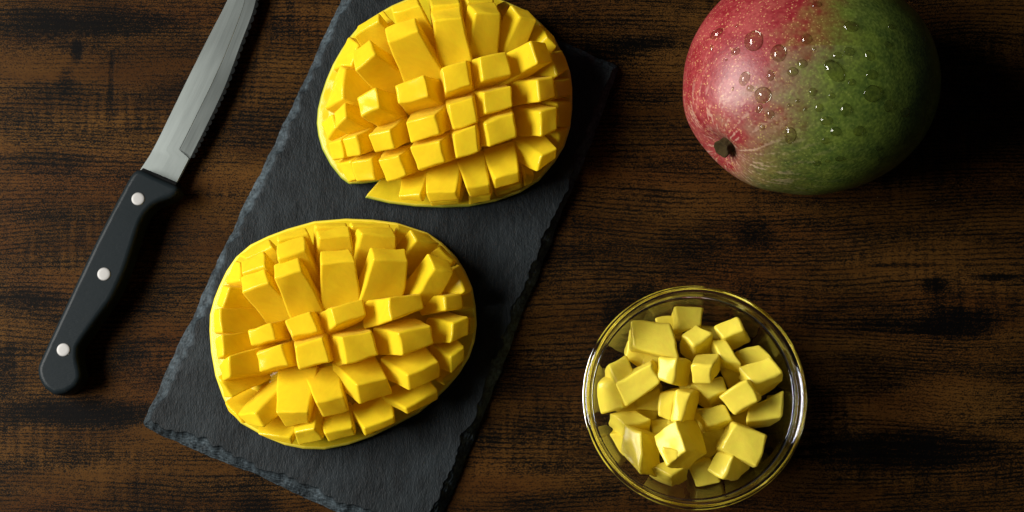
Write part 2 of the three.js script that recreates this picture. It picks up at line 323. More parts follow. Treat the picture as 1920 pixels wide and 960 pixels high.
mangoHalf('mango half scored into cubes with a split at its lower left, far end of slate', [845, 205],
  [[594, 232], [596, 205], [602, 180], [612, 150], [624, 122], [640, 94], [656, 70], [671, 52], [690, 38], [711, 25], [735, 11], [770, -4], [820, -16], [870, -18], [920, -8], [955, 6], [991, 22], [1012, 42], [1038, 68], [1050, 92], [1060, 108], [1069, 135], [1073, 165], [1073, 205], [1069, 240], [1058, 275], [1040, 305], [1010, 340], [975, 362], [930, 378], [880, 388], [830, 390], [780, 388], [730, 382], [700, 375], [684, 371], [706, 354], [726, 338], [702, 342], [680, 345], [655, 346], [640, 335], [620, 310], [604, 280], [597, 255]], 1,
  [
    // far row, leaning away
    [U(654, 68, 673, 84, 658, 122, 622, 130), [38, 22], 15], [U(669, 49, 710, 24, 712, 38, 662, 68), [55, 68], 25], [U(711, 25, 719, 19, 736, 39, 724, 44), [25, 45], 15],
    [U(732, 12, 783, -4, 788, 10, 734, 24), [46, 105], 31], [U(722, 50, 779, 32, 785, 58, 726, 80), [48, 92], 31],
    [U(804, -12, 860, -16, 863, 6, 806, 13), [18, 100], 28], [U(806, 15, 863, 8, 867, 33, 813, 38), [20, 112], 32],
    [U(866, -14, 924, -16, 925, 2, 876, 4), [-5, 100], 27], [U(876, 6, 927, 3, 940, 24, 891, 25), [-14, 112], 32],
    [U(956, 8, 991, 19, 1008, 39, 976, 31), [-45, 90], 29], [U(931, 6, 946, 1, 957, 8, 941, 23), [-10, 50], 16],
    [U(1012, 40, 1040, 67, 1046, 90, 1026, 72), [-52, 48], 20], [U(993, 77, 1025, 77, 1035, 115, 1008, 119), [-75, 45], 28], [U(1034, 99, 1056, 91, 1068, 129, 1045, 145), [-45, 18], 17],
    // second row
    [U(636, 122, 646, 128, 641, 185, 607, 205), [62, 22], 19], [U(660, 97, 692, 73, 704, 100, 664, 133), [62, 52], 27], [U(666, 182, 704, 163, 712, 201, 678, 220), [48, 22], 24],
    [U(625, 210, 645, 190, 650, 222, 628, 242), [58, 24], 21], [U(601, 229, 622, 214, 628, 240, 611, 262), [40, 8], 13],
    [U(739, 159, 796, 139, 804, 182, 747, 195), [28, 18], 23], [U(827, 128, 876, 112, 883, 160, 836, 176), [2, 10], 23], [U(897, 107, 951, 97, 960, 140, 906, 154), [-18, 12], 23],
    // third row
    [U(615, 269, 637, 260, 646, 296, 622, 302), [32, -12], 13], [U(640, 262, 669, 255, 677, 290, 649, 297), [36, -18], 18], [U(690, 254, 732, 243, 741, 279, 703, 288), [28, -20], 20], [U(759, 229, 816, 214, 825, 254, 771, 269), [22, -18], 22],
    [U(839, 195, 887, 182, 895, 229, 849, 244), [0, -4], 22], [U(904, 172, 958, 161, 962, 199, 909, 215), [-16, 2], 22], [U(1009, 150, 1039, 143, 1043, 181, 1010, 191), [-58, 6], 24], [U(1042, 152, 1071, 145, 1074, 181, 1046, 185), [-42, 4], 15],
    // fourth row
    [U(630, 307, 656, 301, 668, 338, 652, 343), [24, -10], 9], [U(658, 304, 696, 297, 704, 338, 668, 342), [22, -10], 14], [U(707, 299, 750, 290, 762, 330, 724, 342), [22, -14], 18], [U(769, 275, 826, 264, 834, 304, 783, 322), [20, -12], 21],
    [U(848, 251, 892, 236, 899, 284, 856, 299), [0, -8], 21], [U(910, 230, 964, 212, 969, 259, 916, 277), [-14, -8], 22], [U(1014, 209, 1045, 201, 1046, 243, 1015, 256), [-50, -4], 23], [U(1046, 192, 1073, 190, 1071, 238, 1047, 237), [-40, -4], 14],
    // near row, leaning towards the viewer's feet
    [U(746, 368, 789, 365, 795, 380, 750, 377), [15, -56], 18], [U(799, 362, 855, 357, 861, 376, 806, 380), [6, -60], 21], [U(873, 353, 919, 345, 921, 365, 880, 371), [-16, -60], 21], [U(926, 335, 975, 320, 976, 342, 928, 355), [-16, -54], 21],
    [U(880, 372, 921, 366, 921, 376, 880, 385), [0, -34], 10], [U(928, 357, 977, 345, 978, 354, 930, 369), [-5, -34], 10], [U(806, 380, 862, 376, 864, 383, 808, 387), [2, -34], 10],
    [U(1015, 292, 1047, 277, 1043, 296, 1006, 325), [-50, -36], 22], [U(1047, 247, 1066, 242, 1058, 274, 1046, 284), [-35, -15], 12], [U(984, 326, 1004, 328, 1000, 342, 982, 352), [-14, -36], 13],
  ]);
mangoHalf('mango half scored into cubes with an unbroken rim, near end of slate', [642, 625],
  [[393, 620], [394, 590], [402, 560], [412, 535], [425, 508], [443, 482], [470, 459], [503, 443], [540, 429], [590, 415], [650, 410], [700, 412], [745, 418], [803, 437], [830, 456], [855, 481], [872, 508], [886, 540], [892, 575], [894, 610], [890, 640], [880, 670], [862, 700], [840, 726], [815, 750], [785, 775], [745, 796], [700, 818], [655, 834], [610, 843], [570, 842], [535, 835], [500, 821], [475, 807], [452, 794], [430, 770], [418, 745], [404, 705], [396, 660]], 0.35,
  [
    // farthest strips
    [U(446, 479, 503, 447, 512, 462, 462, 486), [36, 44], 16], [U(519, 442, 573, 426, 580, 437, 521, 452), [26, 88], 27], [U(588, 419, 649, 414, 651, 424, 591, 427), [6, 90], 27], [U(655, 414, 729, 419, 733, 428, 660, 424), [-12, 82], 26], [U(745, 420, 803, 438, 800, 446, 745, 430), [-26, 60], 20], [U(828, 458, 860, 490, 850, 488, 820, 464), [-45, 36], 17],
    // behind
    [U(450, 490, 494, 470, 498, 498, 452, 514), [50, 62], 25], [U(518, 457, 570, 441, 573, 468, 520, 486), [34, 82], 28], [U(593, 430, 656, 424, 658, 440, 597, 444), [8, 95], 29], [U(668, 426, 734, 424, 745, 443, 678, 439), [-16, 92], 29], [U(768, 429, 800, 437, 827, 457, 780, 451), [-42, 62], 23],
    // tall ones at the fold
    [U(451, 520, 495, 501, 502, 530, 453, 548), [58, 60], 27], [U(512, 496, 561, 478, 566, 506, 514, 522), [42, 84], 30], [U(600, 469, 657, 466, 666, 490, 601, 494), [8, 92], 30], [U(693, 463, 760, 465, 767, 489, 700, 487), [-24, 94], 31], [U(800, 475, 841, 485, 852, 511, 815, 505), [-48, 74], 28], [U(852, 503, 864, 494, 888, 545, 872, 548), [-56, 30], 19],
    // along the left rim
    [U(441, 487, 451, 491, 450, 527, 420, 530), [62, 32], 20], [U(404, 572, 416, 533, 430, 536, 416, 577), [85, 16], 25], [U(399, 582, 412, 578, 416, 624, 400, 626), [90, 2], 26], [U(402, 636, 416, 628, 418, 668, 406, 674), [90, -8], 26], [U(410, 684, 428, 666, 432, 708, 416, 716), [92, -18], 26], [U(406, 706, 416, 716, 436, 748, 420, 746), [75, -45], 24],
    // middle rows
    [U(464, 620, 507, 606, 518, 636, 471, 649), [25, -2], 20], [U(533, 601, 582, 582, 598, 622, 546, 632), [12, 10], 20], [U(620, 576, 681, 561, 688, 590, 628, 612), [-16, 14], 21], [U(729, 558, 791, 551, 795, 577, 734, 602), [-45, 10], 23], [U(834, 553, 866, 551, 870, 577, 836, 583), [-45, 6], 18], [U(866, 552, 888, 550, 889, 577, 870, 579), [-34, 2], 12],
    [U(479, 662, 528, 645, 541, 686, 487, 697), [25, -4], 20], [U(551, 649, 606, 633, 618, 679, 561, 693), [6, -8], 22], [U(638, 632, 698, 621, 711, 665, 649, 684), [-18, -2], 22], [U(747, 625, 807, 609, 816, 646, 752, 667), [-40, -8], 23], [U(848, 604, 880, 596, 880, 629, 845, 644), [-45, -6], 19], [U(880, 597, 891, 593, 890, 624, 881, 628), [-30, 0], 10],
    // leaning to the near side
    [U(443, 777, 476, 775, 496, 803, 465, 798), [66, -64], 25], [U(420, 753, 442, 775, 456, 796, 428, 772), [60, -30], 18], [U(516, 774, 578, 772, 580, 795, 537, 802), [14, -84], 25], [U(592, 755, 645, 744, 656, 772, 605, 785), [-18, -58], 22], [U(668, 722, 727, 707, 736, 739, 674, 759), [-38, -42], 22], [U(765, 704, 824, 677, 826, 707, 767, 734), [-46, -34], 22], [U(847, 669, 873, 648, 870, 678, 845, 702), [-40, -24], 17],
    [U(480, 812, 545, 822, 548, 835, 500, 822), [25, -52], 16], [U(549, 812, 590, 803, 607, 826, 560, 836), [10, -58], 18], [U(608, 812, 662, 800, 668, 818, 616, 830), [-10, -46], 17], [U(680, 803, 740, 782, 744, 794, 684, 819), [-18, -46], 17], [U(760, 766, 822, 731, 822, 750, 764, 778), [-40, -32], 17], [U(830, 712, 866, 684, 862, 700, 832, 726), [-30, -30], 13],
  ]);

// ---------------------------------------------------------------- knife
{
  const steel = new THREE.MeshPhysicalMaterial({ color: new THREE.Color(0.20, 0.222, 0.212), metalness: 1, roughness: 0.45, anisotropy: 0.3 }); steel.name = 'brushed_steel';
  const grain = dataTex(256, 1024, (i, j) => { const v = 0.5 + 0.4 * pn(i * 0.9, j * 0.0016, 3) + 0.3 * pn(i * 0.3, j * 0.001, 5); return [v, v, v]; }, false, THREE.MirroredRepeatWrapping);
  steel.bumpMap = grain; steel.bumpScale = 0.000006; steel.roughnessMap = dataTex(256, 1024, (i, j) => { const v = 0.9 + 0.10 * pn(i * 0.4, j * 0.0015, 9) + 0.05 * pn(i * 0.03, j * 0.004, 11); return [v, v, v]; }, false, THREE.MirroredRepeatWrapping);
  const plastic = new THREE.MeshPhysicalMaterial({ color: new THREE.Color(0.0085, 0.0120, 0.0138), roughness: 0.38, specularIntensity: 0.2 }); plastic.name = 'black_handle';
  plastic.bumpMap = fleshBump; plastic.bumpScale = 0.00006;
  const rivetMat = new THREE.MeshPhysicalMaterial({ color: new THREE.Color(0.30, 0.295, 0.285), metalness: 0.7, roughness: 0.62 }); rivetMat.name = 'rivet_metal';
  const o = at(200, 530, 0), knife = thing('kitchen_knife', 'steak knife with serrated blade and black three-rivet handle left of slate', 'knife', V(o.x, 0, o.z));
  const origin = knife.position.clone(), HB = 0.0070;   // blade's top side
  // blade: stations from the handle to the tip, each across from the spine to the cutting edge
  const spine = [[262, 318], [285, 282], [318, 216], [352, 146], [390, 70], [426, 0], [452, -62], [478, -122]].map(([x, y]) => at(x, y, HB));
  const bevel = [[310, 330], [336, 280], [366, 220], [400, 150], [428, 86], [458, 4], [470, -60], [480, -121]].map(([x, y]) => at(x, y, HB));
  const edge = [[331, 344], [358, 292], [388, 232], [420, 164], [450, 84], [478, 4], [484, -60], [481, -120]].map(([x, y]) => at(x, y, HB));
  const cs = new THREE.CatmullRomCurve3(spine), ce = new THREE.CatmullRomCurve3(edge), cb = new THREE.CatmullRomCurve3(bevel);
  const M = 720, T = 0.0013, lenE = ce.getLength(), pos = [], uv = [], idx = [], rows = 11;
  for (let k = 0; k <= M; k++) {
    const f = k / M, S = cs.getPoint(f), E = ce.getPoint(f), sb = f * lenE - lenE * 0.135, Bv = E.clone().lerp(cb.getPoint(f), 0.04 + 0.96 * ss(sb, -0.0012, 0.0012));
    const along = ce.getPoint(Math.min(1, f + 0.002)).sub(ce.getPoint(Math.max(0, f - 0.002))).normalize();
    const out = V(-along.z, 0, along.x); if (out.dot(E.clone().sub(S)) < 0) out.negate();
    const s = f * lenE, heel = lenE * 0.135, on = ss(s, heel, heel + 0.0006) * (1 - ss(f, 0.97, 1));
    const ph = (((s - heel) / 0.0031) % 1 + 1) % 1, lobe = Math.sqrt(Math.max(0, 1 - (2 * ph - 1) ** 2)) * on;
    const G = E.clone();                                              // where the teeth are ground
    const Tt = E.clone().addScaledVector(out, 0.00025 + 0.0014 * lobe);
    const drop = 0.0001 * on;
    const add = (p, y, u) => { pos.push(p.x, y, p.z); uv.push(u, s / 0.05); };
    const h0 = HB - 0.0003;
    add(S, h0 - T, 0); add(S, h0 - 0.0003, 0.02); add(S.clone().lerp(Bv, 0.015), HB, 0.04); add(S.clone().lerp(Bv, 0.5), HB + 0.00005, 0.3); add(Bv, HB, 0.7);
    add(Bv.clone().lerp(G, 0.03), HB - 0.00012, 0.72); add(G, HB - 0.00045, 0.95); add(Tt, HB - 0.0004 - drop - 0.0004 * lobe - 0.0001, 1.0);
    add(Tt, HB - 0.00062 - drop - 0.0004 * lobe, 1.0); add(G, HB - T - 0.0001, 0.9); add(S.clone().lerp(G, 0.5), HB - T - 0.0003, 0.4);
  }
  for (let k = 0; k < M; k++) for (let r = 0; r < rows; r++) { const n = (r + 1) % rows, a = k * rows + r, b = k * rows + n, e = a + rows, f = b + rows; idx.push(a, b, e, b, f, e); }
  for (let r = 1; r < rows - 1; r++) { idx.push(0, r + 1, r); const q = M * rows; idx.push(q, q + r, q + r + 1); }
  const toothFace = (k) => { const a = [0, 1, 2].map((q) => idx[k + q] % rows); return a.every((q) => q >= 6 && q <= 9); };
  const bodyIdx = [], toothIdx = []; for (let k = 0; k < idx.length; k += 3) (toothFace(k) ? toothIdx : bodyIdx).push(idx[k], idx[k + 1], idx[k + 2]);
  const flat = (list) => { const q = indexed(pos, list, uv).toNonIndexed(); q.deleteAttribute('normal'); q.computeVertexNormals(); return q; };
  const blade = mesh('blade', flat(bodyIdx), steel, knife, origin);
  const ground = new THREE.MeshPhysicalMaterial({ color: new THREE.Color(0.16, 0.17, 0.165), metalness: 1, roughness: 0.34 }); ground.name = 'ground_steel';
  mesh('serrated_edge', flat(toothIdx), ground, blade, origin);
  // handle
  const ring = [[258, 325], [292, 339], [325, 353], [326, 358], [318, 364], [298, 371], [282, 380], [268, 395], [258, 412], [251, 432], [245, 452], [229, 501], [205, 554], [174, 597], [150, 631], [139, 650], [138, 672], [142, 690], [144, 705], [138, 718], [122, 729], [104, 732], [88, 722], [79, 706], [77, 690], [84, 672], [112, 611], [184, 458], [235, 360]];
  const HT = 0.0152, loop = new THREE.CatmullRomCurve3(ring.map(([x, y]) => at(x, y, HT)), true, 'catmullrom', 0.35).getPoints(220);
  const sh = new THREE.Shape(loop.map((p) => new THREE.Vector2(p.x, -p.z)));
  const hg = new THREE.ExtrudeGeometry(sh, { depth: HT - 0.0003 - 0.0048, bevelEnabled: true, bevelThickness: 0.0024, bevelSize: 0.0024, bevelOffset: -0.0006, bevelSegments: 6, curveSegments: 1 });
  hg.rotateX(-Math.PI / 2); hg.translate(0, 0.0027, 0);
  const hp = hg.attributes.position; const hu = []; for (let k = 0; k < hp.count; k++) hu.push(hp.getX(k) / 0.02, hp.getZ(k) / 0.02); hg.setAttribute('uv', new THREE.Float32BufferAttribute(hu, 2));
  hg.deleteAttribute('normal'); const hm = mergeVertices(hg, 1e-6); hm.computeVertexNormals();
  mesh('handle', hm, plastic, knife, origin);
  // lower black shoulder where the blade enters
  const collar = [[267, 314], [333, 342], [328, 358], [257, 328]].map(([x, y]) => at(x, y, 0.0128)), low = collar.map((p) => V(p.x, 0.0035, p.z));
  const dark = new THREE.MeshPhysicalMaterial({ color: new THREE.Color(0.0035, 0.0038, 0.004), roughness: 0.6, specularIntensity: 0.1 }); dark.name = 'black_shoulder';
  mesh('bolster', block([...collar, ...low], 0.0007, 0, 1), dark, knife, origin);
  for (const [x, y] of [[259, 373], [195, 514], [119, 656]]) {
    const c = at(x, y, HT), pr = [[0, 0.00042], [0.0016, 0.00041], [0.0025, 0.00038], [0.0029, 0.00024], [0.0031, 0], [0.0030, -0.002], [0, -0.002]].map(([r, yy]) => new THREE.Vector2(r, yy)).reverse();
    const rg = new THREE.LatheGeometry(pr, 40); rg.translate(c.x, HT + 0.0001, c.z); mesh('rivet', rg, rivetMat, knife, origin);
  }
}

// ---------------------------------------------------------------- whole mango
const glassWater = new THREE.MeshPhysicalMaterial({ color: new THREE.Color(0.84, 0.83, 0.75), transmission: 1, thickness: 0, ior: 1.5, roughness: 0.0 }); glassWater.name = 'water';
{
  const ax = 0.0572, ay = 0.0415, az = 0.0515, cy = ay * 0.985;
  const c = at(1521, 152, cy), origin = V(c.x, 0, c.z);
  const t = thing('whole_mango', 'whole red and green mango with water drops, right of the slate', 'mango', origin);
  // direction of the stem, from its place in the outline
  const hit = (px, py) => { const d = sight(px, py), p = camera.position.clone().sub(c), s = V(1 / ax, 1 / ay, 1 / az), P = p.clone().multiply(s), D = d.clone().multiply(s), a = D.dot(D), b = 2 * P.dot(D), e = P.dot(P) - 1, q = b * b - 4 * a * e; return q < 0 ? null : P.addScaledVector(D, (-b - Math.sqrt(q)) / (2 * a)).normalize(); };
  const stemD = hit(1352, 279) ?? V(-0.75, 0.1, 0.65).normalize();
  const shape = (d) => {
    const w = Math.acos(clamp(d.dot(stemD), -1, 1));
    let k = 1 + 0.018 * pn(d.x * 1.3, d.y * 1.3, d.z * 1.3) + 0.004 * pn(d.x * 4, d.y * 4, d.z * 4);
    k += 0.030 * Math.exp(-(((w - 0.42) / 0.22) ** 2)) - 0.085 * Math.exp(-((w / 0.17) ** 2));
    return V(d.x * ax * k, Math.max(d.y * ay * k, -cy + 0.0004), d.z * az * k);
  };
  const NU = 260, NV = 150, pos = [], uv = [], idx = [];
  for (let j = 0; j <= NV; j++) for (let i = 0; i <= NU; i++) {
    const th = (j / NV) * Math.PI, ph = (i / NU) * 2 * Math.PI, d = V(Math.sin(th) * Math.cos(ph), Math.sin(th) * Math.sin(ph), -Math.cos(th)), p = shape(d);
    pos.push(p.x + c.x, p.y + cy, p.z + c.z); uv.push(i / NU, j / NV);
  }
  for (let j = 0; j < NV; j++) for (let i = 0; i < NU; i++) { const a = j * (NU + 1) + i, b = a + 1, e = a + NU + 1, f = e + 1; idx.push(a, b, e, b, f, e); }
  // lenticels: pale dots, crowded on the red side
  const dots = [], grid = new Map();
  for (let k = 0; k < 16000; k++) {
    const y = 1 - 2 * rnd(), a = rnd() * 6.2832, r = Math.sqrt(1 - y * y), d = V(r * Math.cos(a), y, r * Math.sin(a));
    const red = ss(0.25 - d.x, -0.15, 0.35), dens = lerp(0.12, 0.62, red) * (d.y > -0.3 ? 1 : 0.3);
    const size = rnd(); if (rnd() > dens) continue;
    const q = { d, r: (0.0032 + 0.0040 * size * size) * (red > 0.4 ? 1 : 0.75), s: 0.35 + 0.5 * rnd() }; dots.push(q);
    const key = (Math.floor(d.x * 20) + 40) * 10000 + (Math.floor(d.y * 20) + 40) * 100 + Math.floor(d.z * 20) + 40; if (!grid.has(key)) grid.set(key, []); grid.get(key).push(q);
  }
  const tex = dataTex(2048, 1024, (i, j) => {
    const th = ((j + 0.5) / 1024) * Math.PI, ph = ((i + 0.5) / 2048) * 2 * Math.PI, x = Math.sin(th) * Math.cos(ph), y = Math.sin(th) * Math.sin(ph), z = -Math.cos(th);
    const n1 = fbm(x * 2.2, y * 2.2, z * 2.2, 3), n2 = fbm(x * 9, y * 9, z * 9, 3), n3 = pn(x * 40, y * 40, z * 40), n4 = pn(x * 90, y * 90, z * 90);
    const sd = Math.acos(clamp(x * stemD.x + y * stemD.y + z * stemD.z, -1, 1));
    const edge = x - (-0.16 - 0.46 * z) + 0.42 * n1 + 0.26 * n2 + 0.05 * n3;                       // 0 where red turns green
    const red = 1 - ss(edge, -0.36, 0.22), mid = Math.exp(-(((edge + 0.02) / 0.24) ** 2));
    let g = mix3([0.050, 0.096, 0.009], [0.128, 0.190, 0.018], clamp(0.5 + 1.2 * n2 + 0.5 * n3, 0, 1));
    let r = mix3([0.25, 0.008, 0.017], [0.36, 0.045, 0.048], clamp(0.42 + 1.5 * n1 + 1.5 * n2 + 0.3 * n3, 0, 1));
    let c2 = mix3(g, r, red);
    c2 = mix3(c2, z < -0.1 ? [0.19, 0.085, 0.020] : [0.22, 0.115, 0.080], mid * 0.6 * clamp(0.7 + 1.4 * n2 + n1, 0, 1));
    // round the stem: pink with pale scratches
    const near = Math.exp(-((sd / 0.55) ** 2)), az2 = Math.atan2(x * 0.66 + z * 0.75, y + 0.2 * x);
    c2 = mix3(c2, [0.36, 0.10, 0.085], near * 0.55 * clamp(0.6 + 1.5 * n2, 0, 1));
    c2 = mix3(c2, [0.62, 0.42, 0.30], clamp(near * 1.2, 0, 1) * ss(pn(az2 * 16, sd * 5, 3) + 0.4 * n3, 0.18, 0.5) * 0.6);
    c2 = mix3(c2, [0.025, 0.018, 0.010], Math.exp(-((sd / 0.10) ** 2)) * 0.55);
    c2 = mix3(c2, [0.30, 0.22, 0.18], 0.025 + 0.05 * Math.max(0, n1 + n3));                // bloom
    c2 = c2.map((v) => 0.84 * v * (1 + 0.18 * n3 + 0.14 * n4));
    let dot = 0; const kx = Math.floor(x * 20), ky = Math.floor(y * 20), kz = Math.floor(z * 20);
    for (let a = -1; a <= 1; a++) for (let b = -1; b <= 1; b++) for (let e = -1; e <= 1; e++) { const L = grid.get((kx + a + 40) * 10000 + (ky + b + 40) * 100 + kz + e + 40); if (L) for (const q of L) { const w = (x - q.d.x) ** 2 + (y - q.d.y) ** 2 + (z - q.d.z) ** 2, rr = q.r * q.r; if (w < rr * 2.2) dot = Math.max(dot, q.s * (1 - ss(w / rr, 0.4, 1.7))); } }
    c2 = mix3(c2, mix3([0.30, 0.33, 0.07], [0.66, 0.40, 0.16], red), dot * lerp(0.45, 0.85, clamp(red + mid * 0.5, 0, 1)));
    return [toS(c2[0]), toS(c2[1]), toS(c2[2])];
  }, true);
  const peel = dataTex(1024, 512, (i, j) => { const th = (j / 512) * Math.PI, ph = (i / 1024) * 6.28319, x = Math.sin(th) * Math.cos(ph), y = Math.sin(th) * Math.sin(ph), z = Math.cos(th); const v = 0.5 + 0.3 * pn(x * 45, y * 45, z * 45) + 0.3 * pn(x * 110, y * 110, z * 110); return [v, v, v]; }, false);
  const peelMat = new THREE.MeshPhysicalMaterial({ map: tex, bumpMap: peel, bumpScale: 0.00012, roughness: 0.46, specularIntensity: 0.75, clearcoat: 0.2, clearcoatRoughness: 0.28 }); peelMat.name = 'mango_peel';
  const g = indexed(pos, idx, uv);
  const nm = g.attributes.normal; for (let j = 0; j <= NV; j++) { const a = j * (NU + 1), b = a + NU; const n = V(nm.getX(a) + nm.getX(b), nm.getY(a) + nm.getY(b), nm.getZ(a) + nm.getZ(b)).normalize(); nm.setXYZ(a, n.x, n.y, n.z); nm.setXYZ(b, n.x, n.y, n.z); }
  mesh('peel', g, peelMat, t, origin);
  // stem stub in its hollow
  {
    const base = shape(stemD).add(c), d = stemD.clone().setY(stemD.y + 0.25).normalize(), q = new THREE.Quaternion().setFromUnitVectors(V(0, 1, 0), d);
    const pr = [[0, -0.003], [0.0052, -0.003], [0.0046, -0.0008], [0.0036, 0.0012], [0.0034, 0.0034], [0.0038, 0.0050], [0.0034, 0.0056], [0.0024, 0.0048], [0.0012, 0.0043], [0, 0.0042]].map(([r, y]) => new THREE.Vector2(r, y));
    const sg = new THREE.LatheGeometry(pr, 36), sp = sg.attributes.position;
    for (let k = 0; k < sp.count; k++) { const a = Math.atan2(sp.getZ(k), sp.getX(k)), f = 1 + 0.30 * pn(Math.cos(a) * 2.6, Math.sin(a) * 2.6, sp.getY(k) * 300); sp.setX(k, sp.getX(k) * f); sp.setZ(k, sp.getZ(k) * f); }
    sg.scale(1.05, 1.05, 1.05); sg.computeVertexNormals(); sg.applyQuaternion(q); sg.translate(base.x, base.y, base.z);
    const stemMat = new THREE.MeshPhysicalMaterial({ color: new THREE.Color(0.060, 0.040, 0.013), roughness: 0.7, specularIntensity: 0.3, bumpMap: peel, bumpScale: 0.0006 }); stemMat.name = 'mango_stem';
    mesh('stem', sg, stemMat, t, origin);
  }
  // drops on the peel: photograph place and half sizes
  const drop = (px, py, rx, ry, turn = 0) => {
    const h = hit(px, py); if (!h) return;
    const p = shape(h).add(c), e = 0.02, n0 = V(h.x / ax, h.y / ay, h.z / az).normalize();
    const k = 0.00024, tall = Math.min(rx, ry) * k * 0.56;
    const dg = new THREE.SphereGeometry(1, 28, 18); const dp = dg.attributes.position;
    for (let q = 0; q < dp.count; q++) { const x = dp.getX(q), y = dp.getY(q), z = dp.getZ(q), f = 1 + 0.10 * pn(x * 1.4 + px, y, z * 1.4 + py); const ca = Math.cos(turn), sa = Math.sin(turn), X = x * rx * k * f, Z = z * ry * k * f; const rr = x * x + z * z; dp.setXYZ(q, X * ca - Z * sa, (y > 0 ? (1 - rr) * 0.9 + 0.1 * y : -0.3 * (1 - rr)) * tall, X * sa + Z * ca); }
    dg.computeVertexNormals();
    const xAxis = V(1, 0, 0).addScaledVector(n0, -n0.x).normalize(), zAxis = xAxis.clone().cross(n0).normalize();
    dg.applyMatrix4(new THREE.Matrix4().makeBasis(xAxis, n0, zAxis).setPosition(p));
    mesh('water_drop', dg, glassWater, t, origin);
  };
  const D = (x, y, rx, ry, turn) => drop(1250 + x / 2.4, y / 2.4, rx * 1.1 / 2.4, ry * 1.1 / 2.4, turn);
  D(225, 152, 32, 22); D(393, 183, 38, 44); D(503, 240, 32, 36); D(312, 233, 20, 17); D(354, 355, 21, 30, 0.4); D(380, 397, 16, 14); D(437, 427, 33, 32); D(470, 340, 16, 22); D(568, 323, 21, 19); D(610, 287, 20, 18);
  D(770, 250, 18, 14); D(822, 232, 21, 18); D(755, 318, 32, 50, -0.7); D(830, 118, 28, 24); D(912, 250, 17, 22, -0.5); D(922, 335, 22, 20); D(925, 420, 38, 34); D(995, 475, 20, 24); D(1070, 505, 26, 19); D(806, 493, 22, 25);
  D(685, 483, 17, 17); D(720, 542, 24, 18); D(760, 590, 20, 19); D(862, 587, 22, 21); D(557, 607, 23, 34); D(467, 512, 18, 17); D(420, 487, 12, 19, 0.5); D(715, 632, 16, 15); D(675, 735, 16, 13); D(780, 713, 22, 12);
  D(433, 570, 12, 12); D(658, 413, 16, 16); D(742, 430, 13, 11); D(830, 370, 16, 14); D(628, 175, 22, 23); D(675, 17, 20, 16); D(1010, 118, 14, 12); D(1155, 177, 14, 15); D(995, 200, 14, 14); D(960, 712, 14, 10);
  D(205, 217, 10, 14); D(272, 270, 6, 6); D(318, 117, 10, 8); D(590, 452, 9, 9); D(625, 492, 7, 7); D(553, 473, 8, 8); D(305, 400, 5, 10); D(725, 725, 11, 8); D(665, 220, 8, 7); D(950, 665, 12, 10);
}
// drops on the table beside the mango
const spill = [];
for (const [x, y, r, label] of [[1263, 125, 4, 'tiny water drop on the wood left of the whole mango'], [1528, 366, 4.5, 'tiny water drop on the wood just below the whole mango'], [1647, 369, 3, 'tiny water drop on the wood in the shade of the whole mango'], [1764, 340, 5, 'upper of two water drops on dark wood right of the mango'], [1759, 376, 5.5, 'lower of two water drops on dark wood right of the mango'], [1636, 404, 3, 'tiny water drop on bare wood below the whole mango']]) {
  const p = at(x, y, 0), k = 0.00025, g = new THREE.SphereGeometry(1, 20, 12); g.scale(r * k * 1.15, r * k * 0.6, r * k);
  const m = mesh('water_drop', g, glassWater, scene); m.position.set(p.x, 0.0001, p.z); tag(m, label, 'water drop', 'water drops on the table');
}

// ---------------------------------------------------------------- glass bowl
let bowlAt, bowlInner;
{
  const RH = 0.0455, c = at(1303.5, 744, RH), pr = [];
  const outer = [[0, 0.0012], [0.026, 0.0012], [0.0285, 0.0004], [0.0315, 0.0004], [0.0345, 0.0022], [0.0385, 0.0090], [0.0425, 0.0190], [0.0452, 0.0300], [0.0468, 0.0390], [0.0474, 0.0405], [0.0486, 0.0418], [0.0489, 0.0436], [0.0484, 0.0452], [0.0472, 0.0460]];
  const inner = [[0.0461, 0.0455], [0.0454, 0.0440], [0.0448, 0.0400], [0.0428, 0.0300], [0.0400, 0.0198], [0.0358, 0.0108], [0.0315, 0.0060], [0.0270, 0.0046], [0, 0.0044]];
  bowlAt = c;
  bowlInner = (y) => { const L = [...inner].reverse(); for (let k = 1; k < L.length - 1; k++) if (y <= L[k + 1][1]) return lerp(L[k][0], L[k + 1][0], clamp((y - 0.0002 - L[k][1]) / (L[k + 1][1] - L[k][1]), 0, 1)); return 0.0455; };
  const all = [...outer, ...inner].map(([r, y]) => new THREE.Vector3(r, y, 0));
  const path = new THREE.CatmullRomCurve3(all, false, 'centripetal').getPoints(150).map((p) => new THREE.Vector2(Math.max(0, p.x), p.y));
  const glass = new THREE.MeshPhysicalMaterial({ color: 0xffffff, transmission: 1, thickness: 0.003, ior: 1.5, roughness: 0, attenuationColor: new THREE.Color(0.86, 0.95, 0.90), attenuationDistance: 0.06 }); glass.name = 'clear_glass';
  const pane = new THREE.MeshPhysicalMaterial({ color: new THREE.Color(0.99, 0.995, 0.99), transmission: 1, thickness: 0, ior: 1.5, roughness: 0, specularIntensity: 0.65 }); pane.name = 'thin_clear_glass';
  const bowl = thing('glass_bowl', 'small round clear glass bowl with rolled rim, filled with diced mango', 'bowl', V(c.x, 0.0002, c.z));
  // the wall is thin blown glass: its outer and inner face; rim and foot are solid
  const k0 = 0.0365;
  mesh('wall', new THREE.LatheGeometry(path.filter((p) => p.y < k0), 128), pane, bowl);
  const lip = path.filter((p) => p.y >= k0); lip.push(lip[0].clone());
  mesh('rim', new THREE.LatheGeometry(lip, 128), glass, bowl);
}

// ---------------------------------------------------------------- diced mango in the bowl
let chunkSeed = 100;
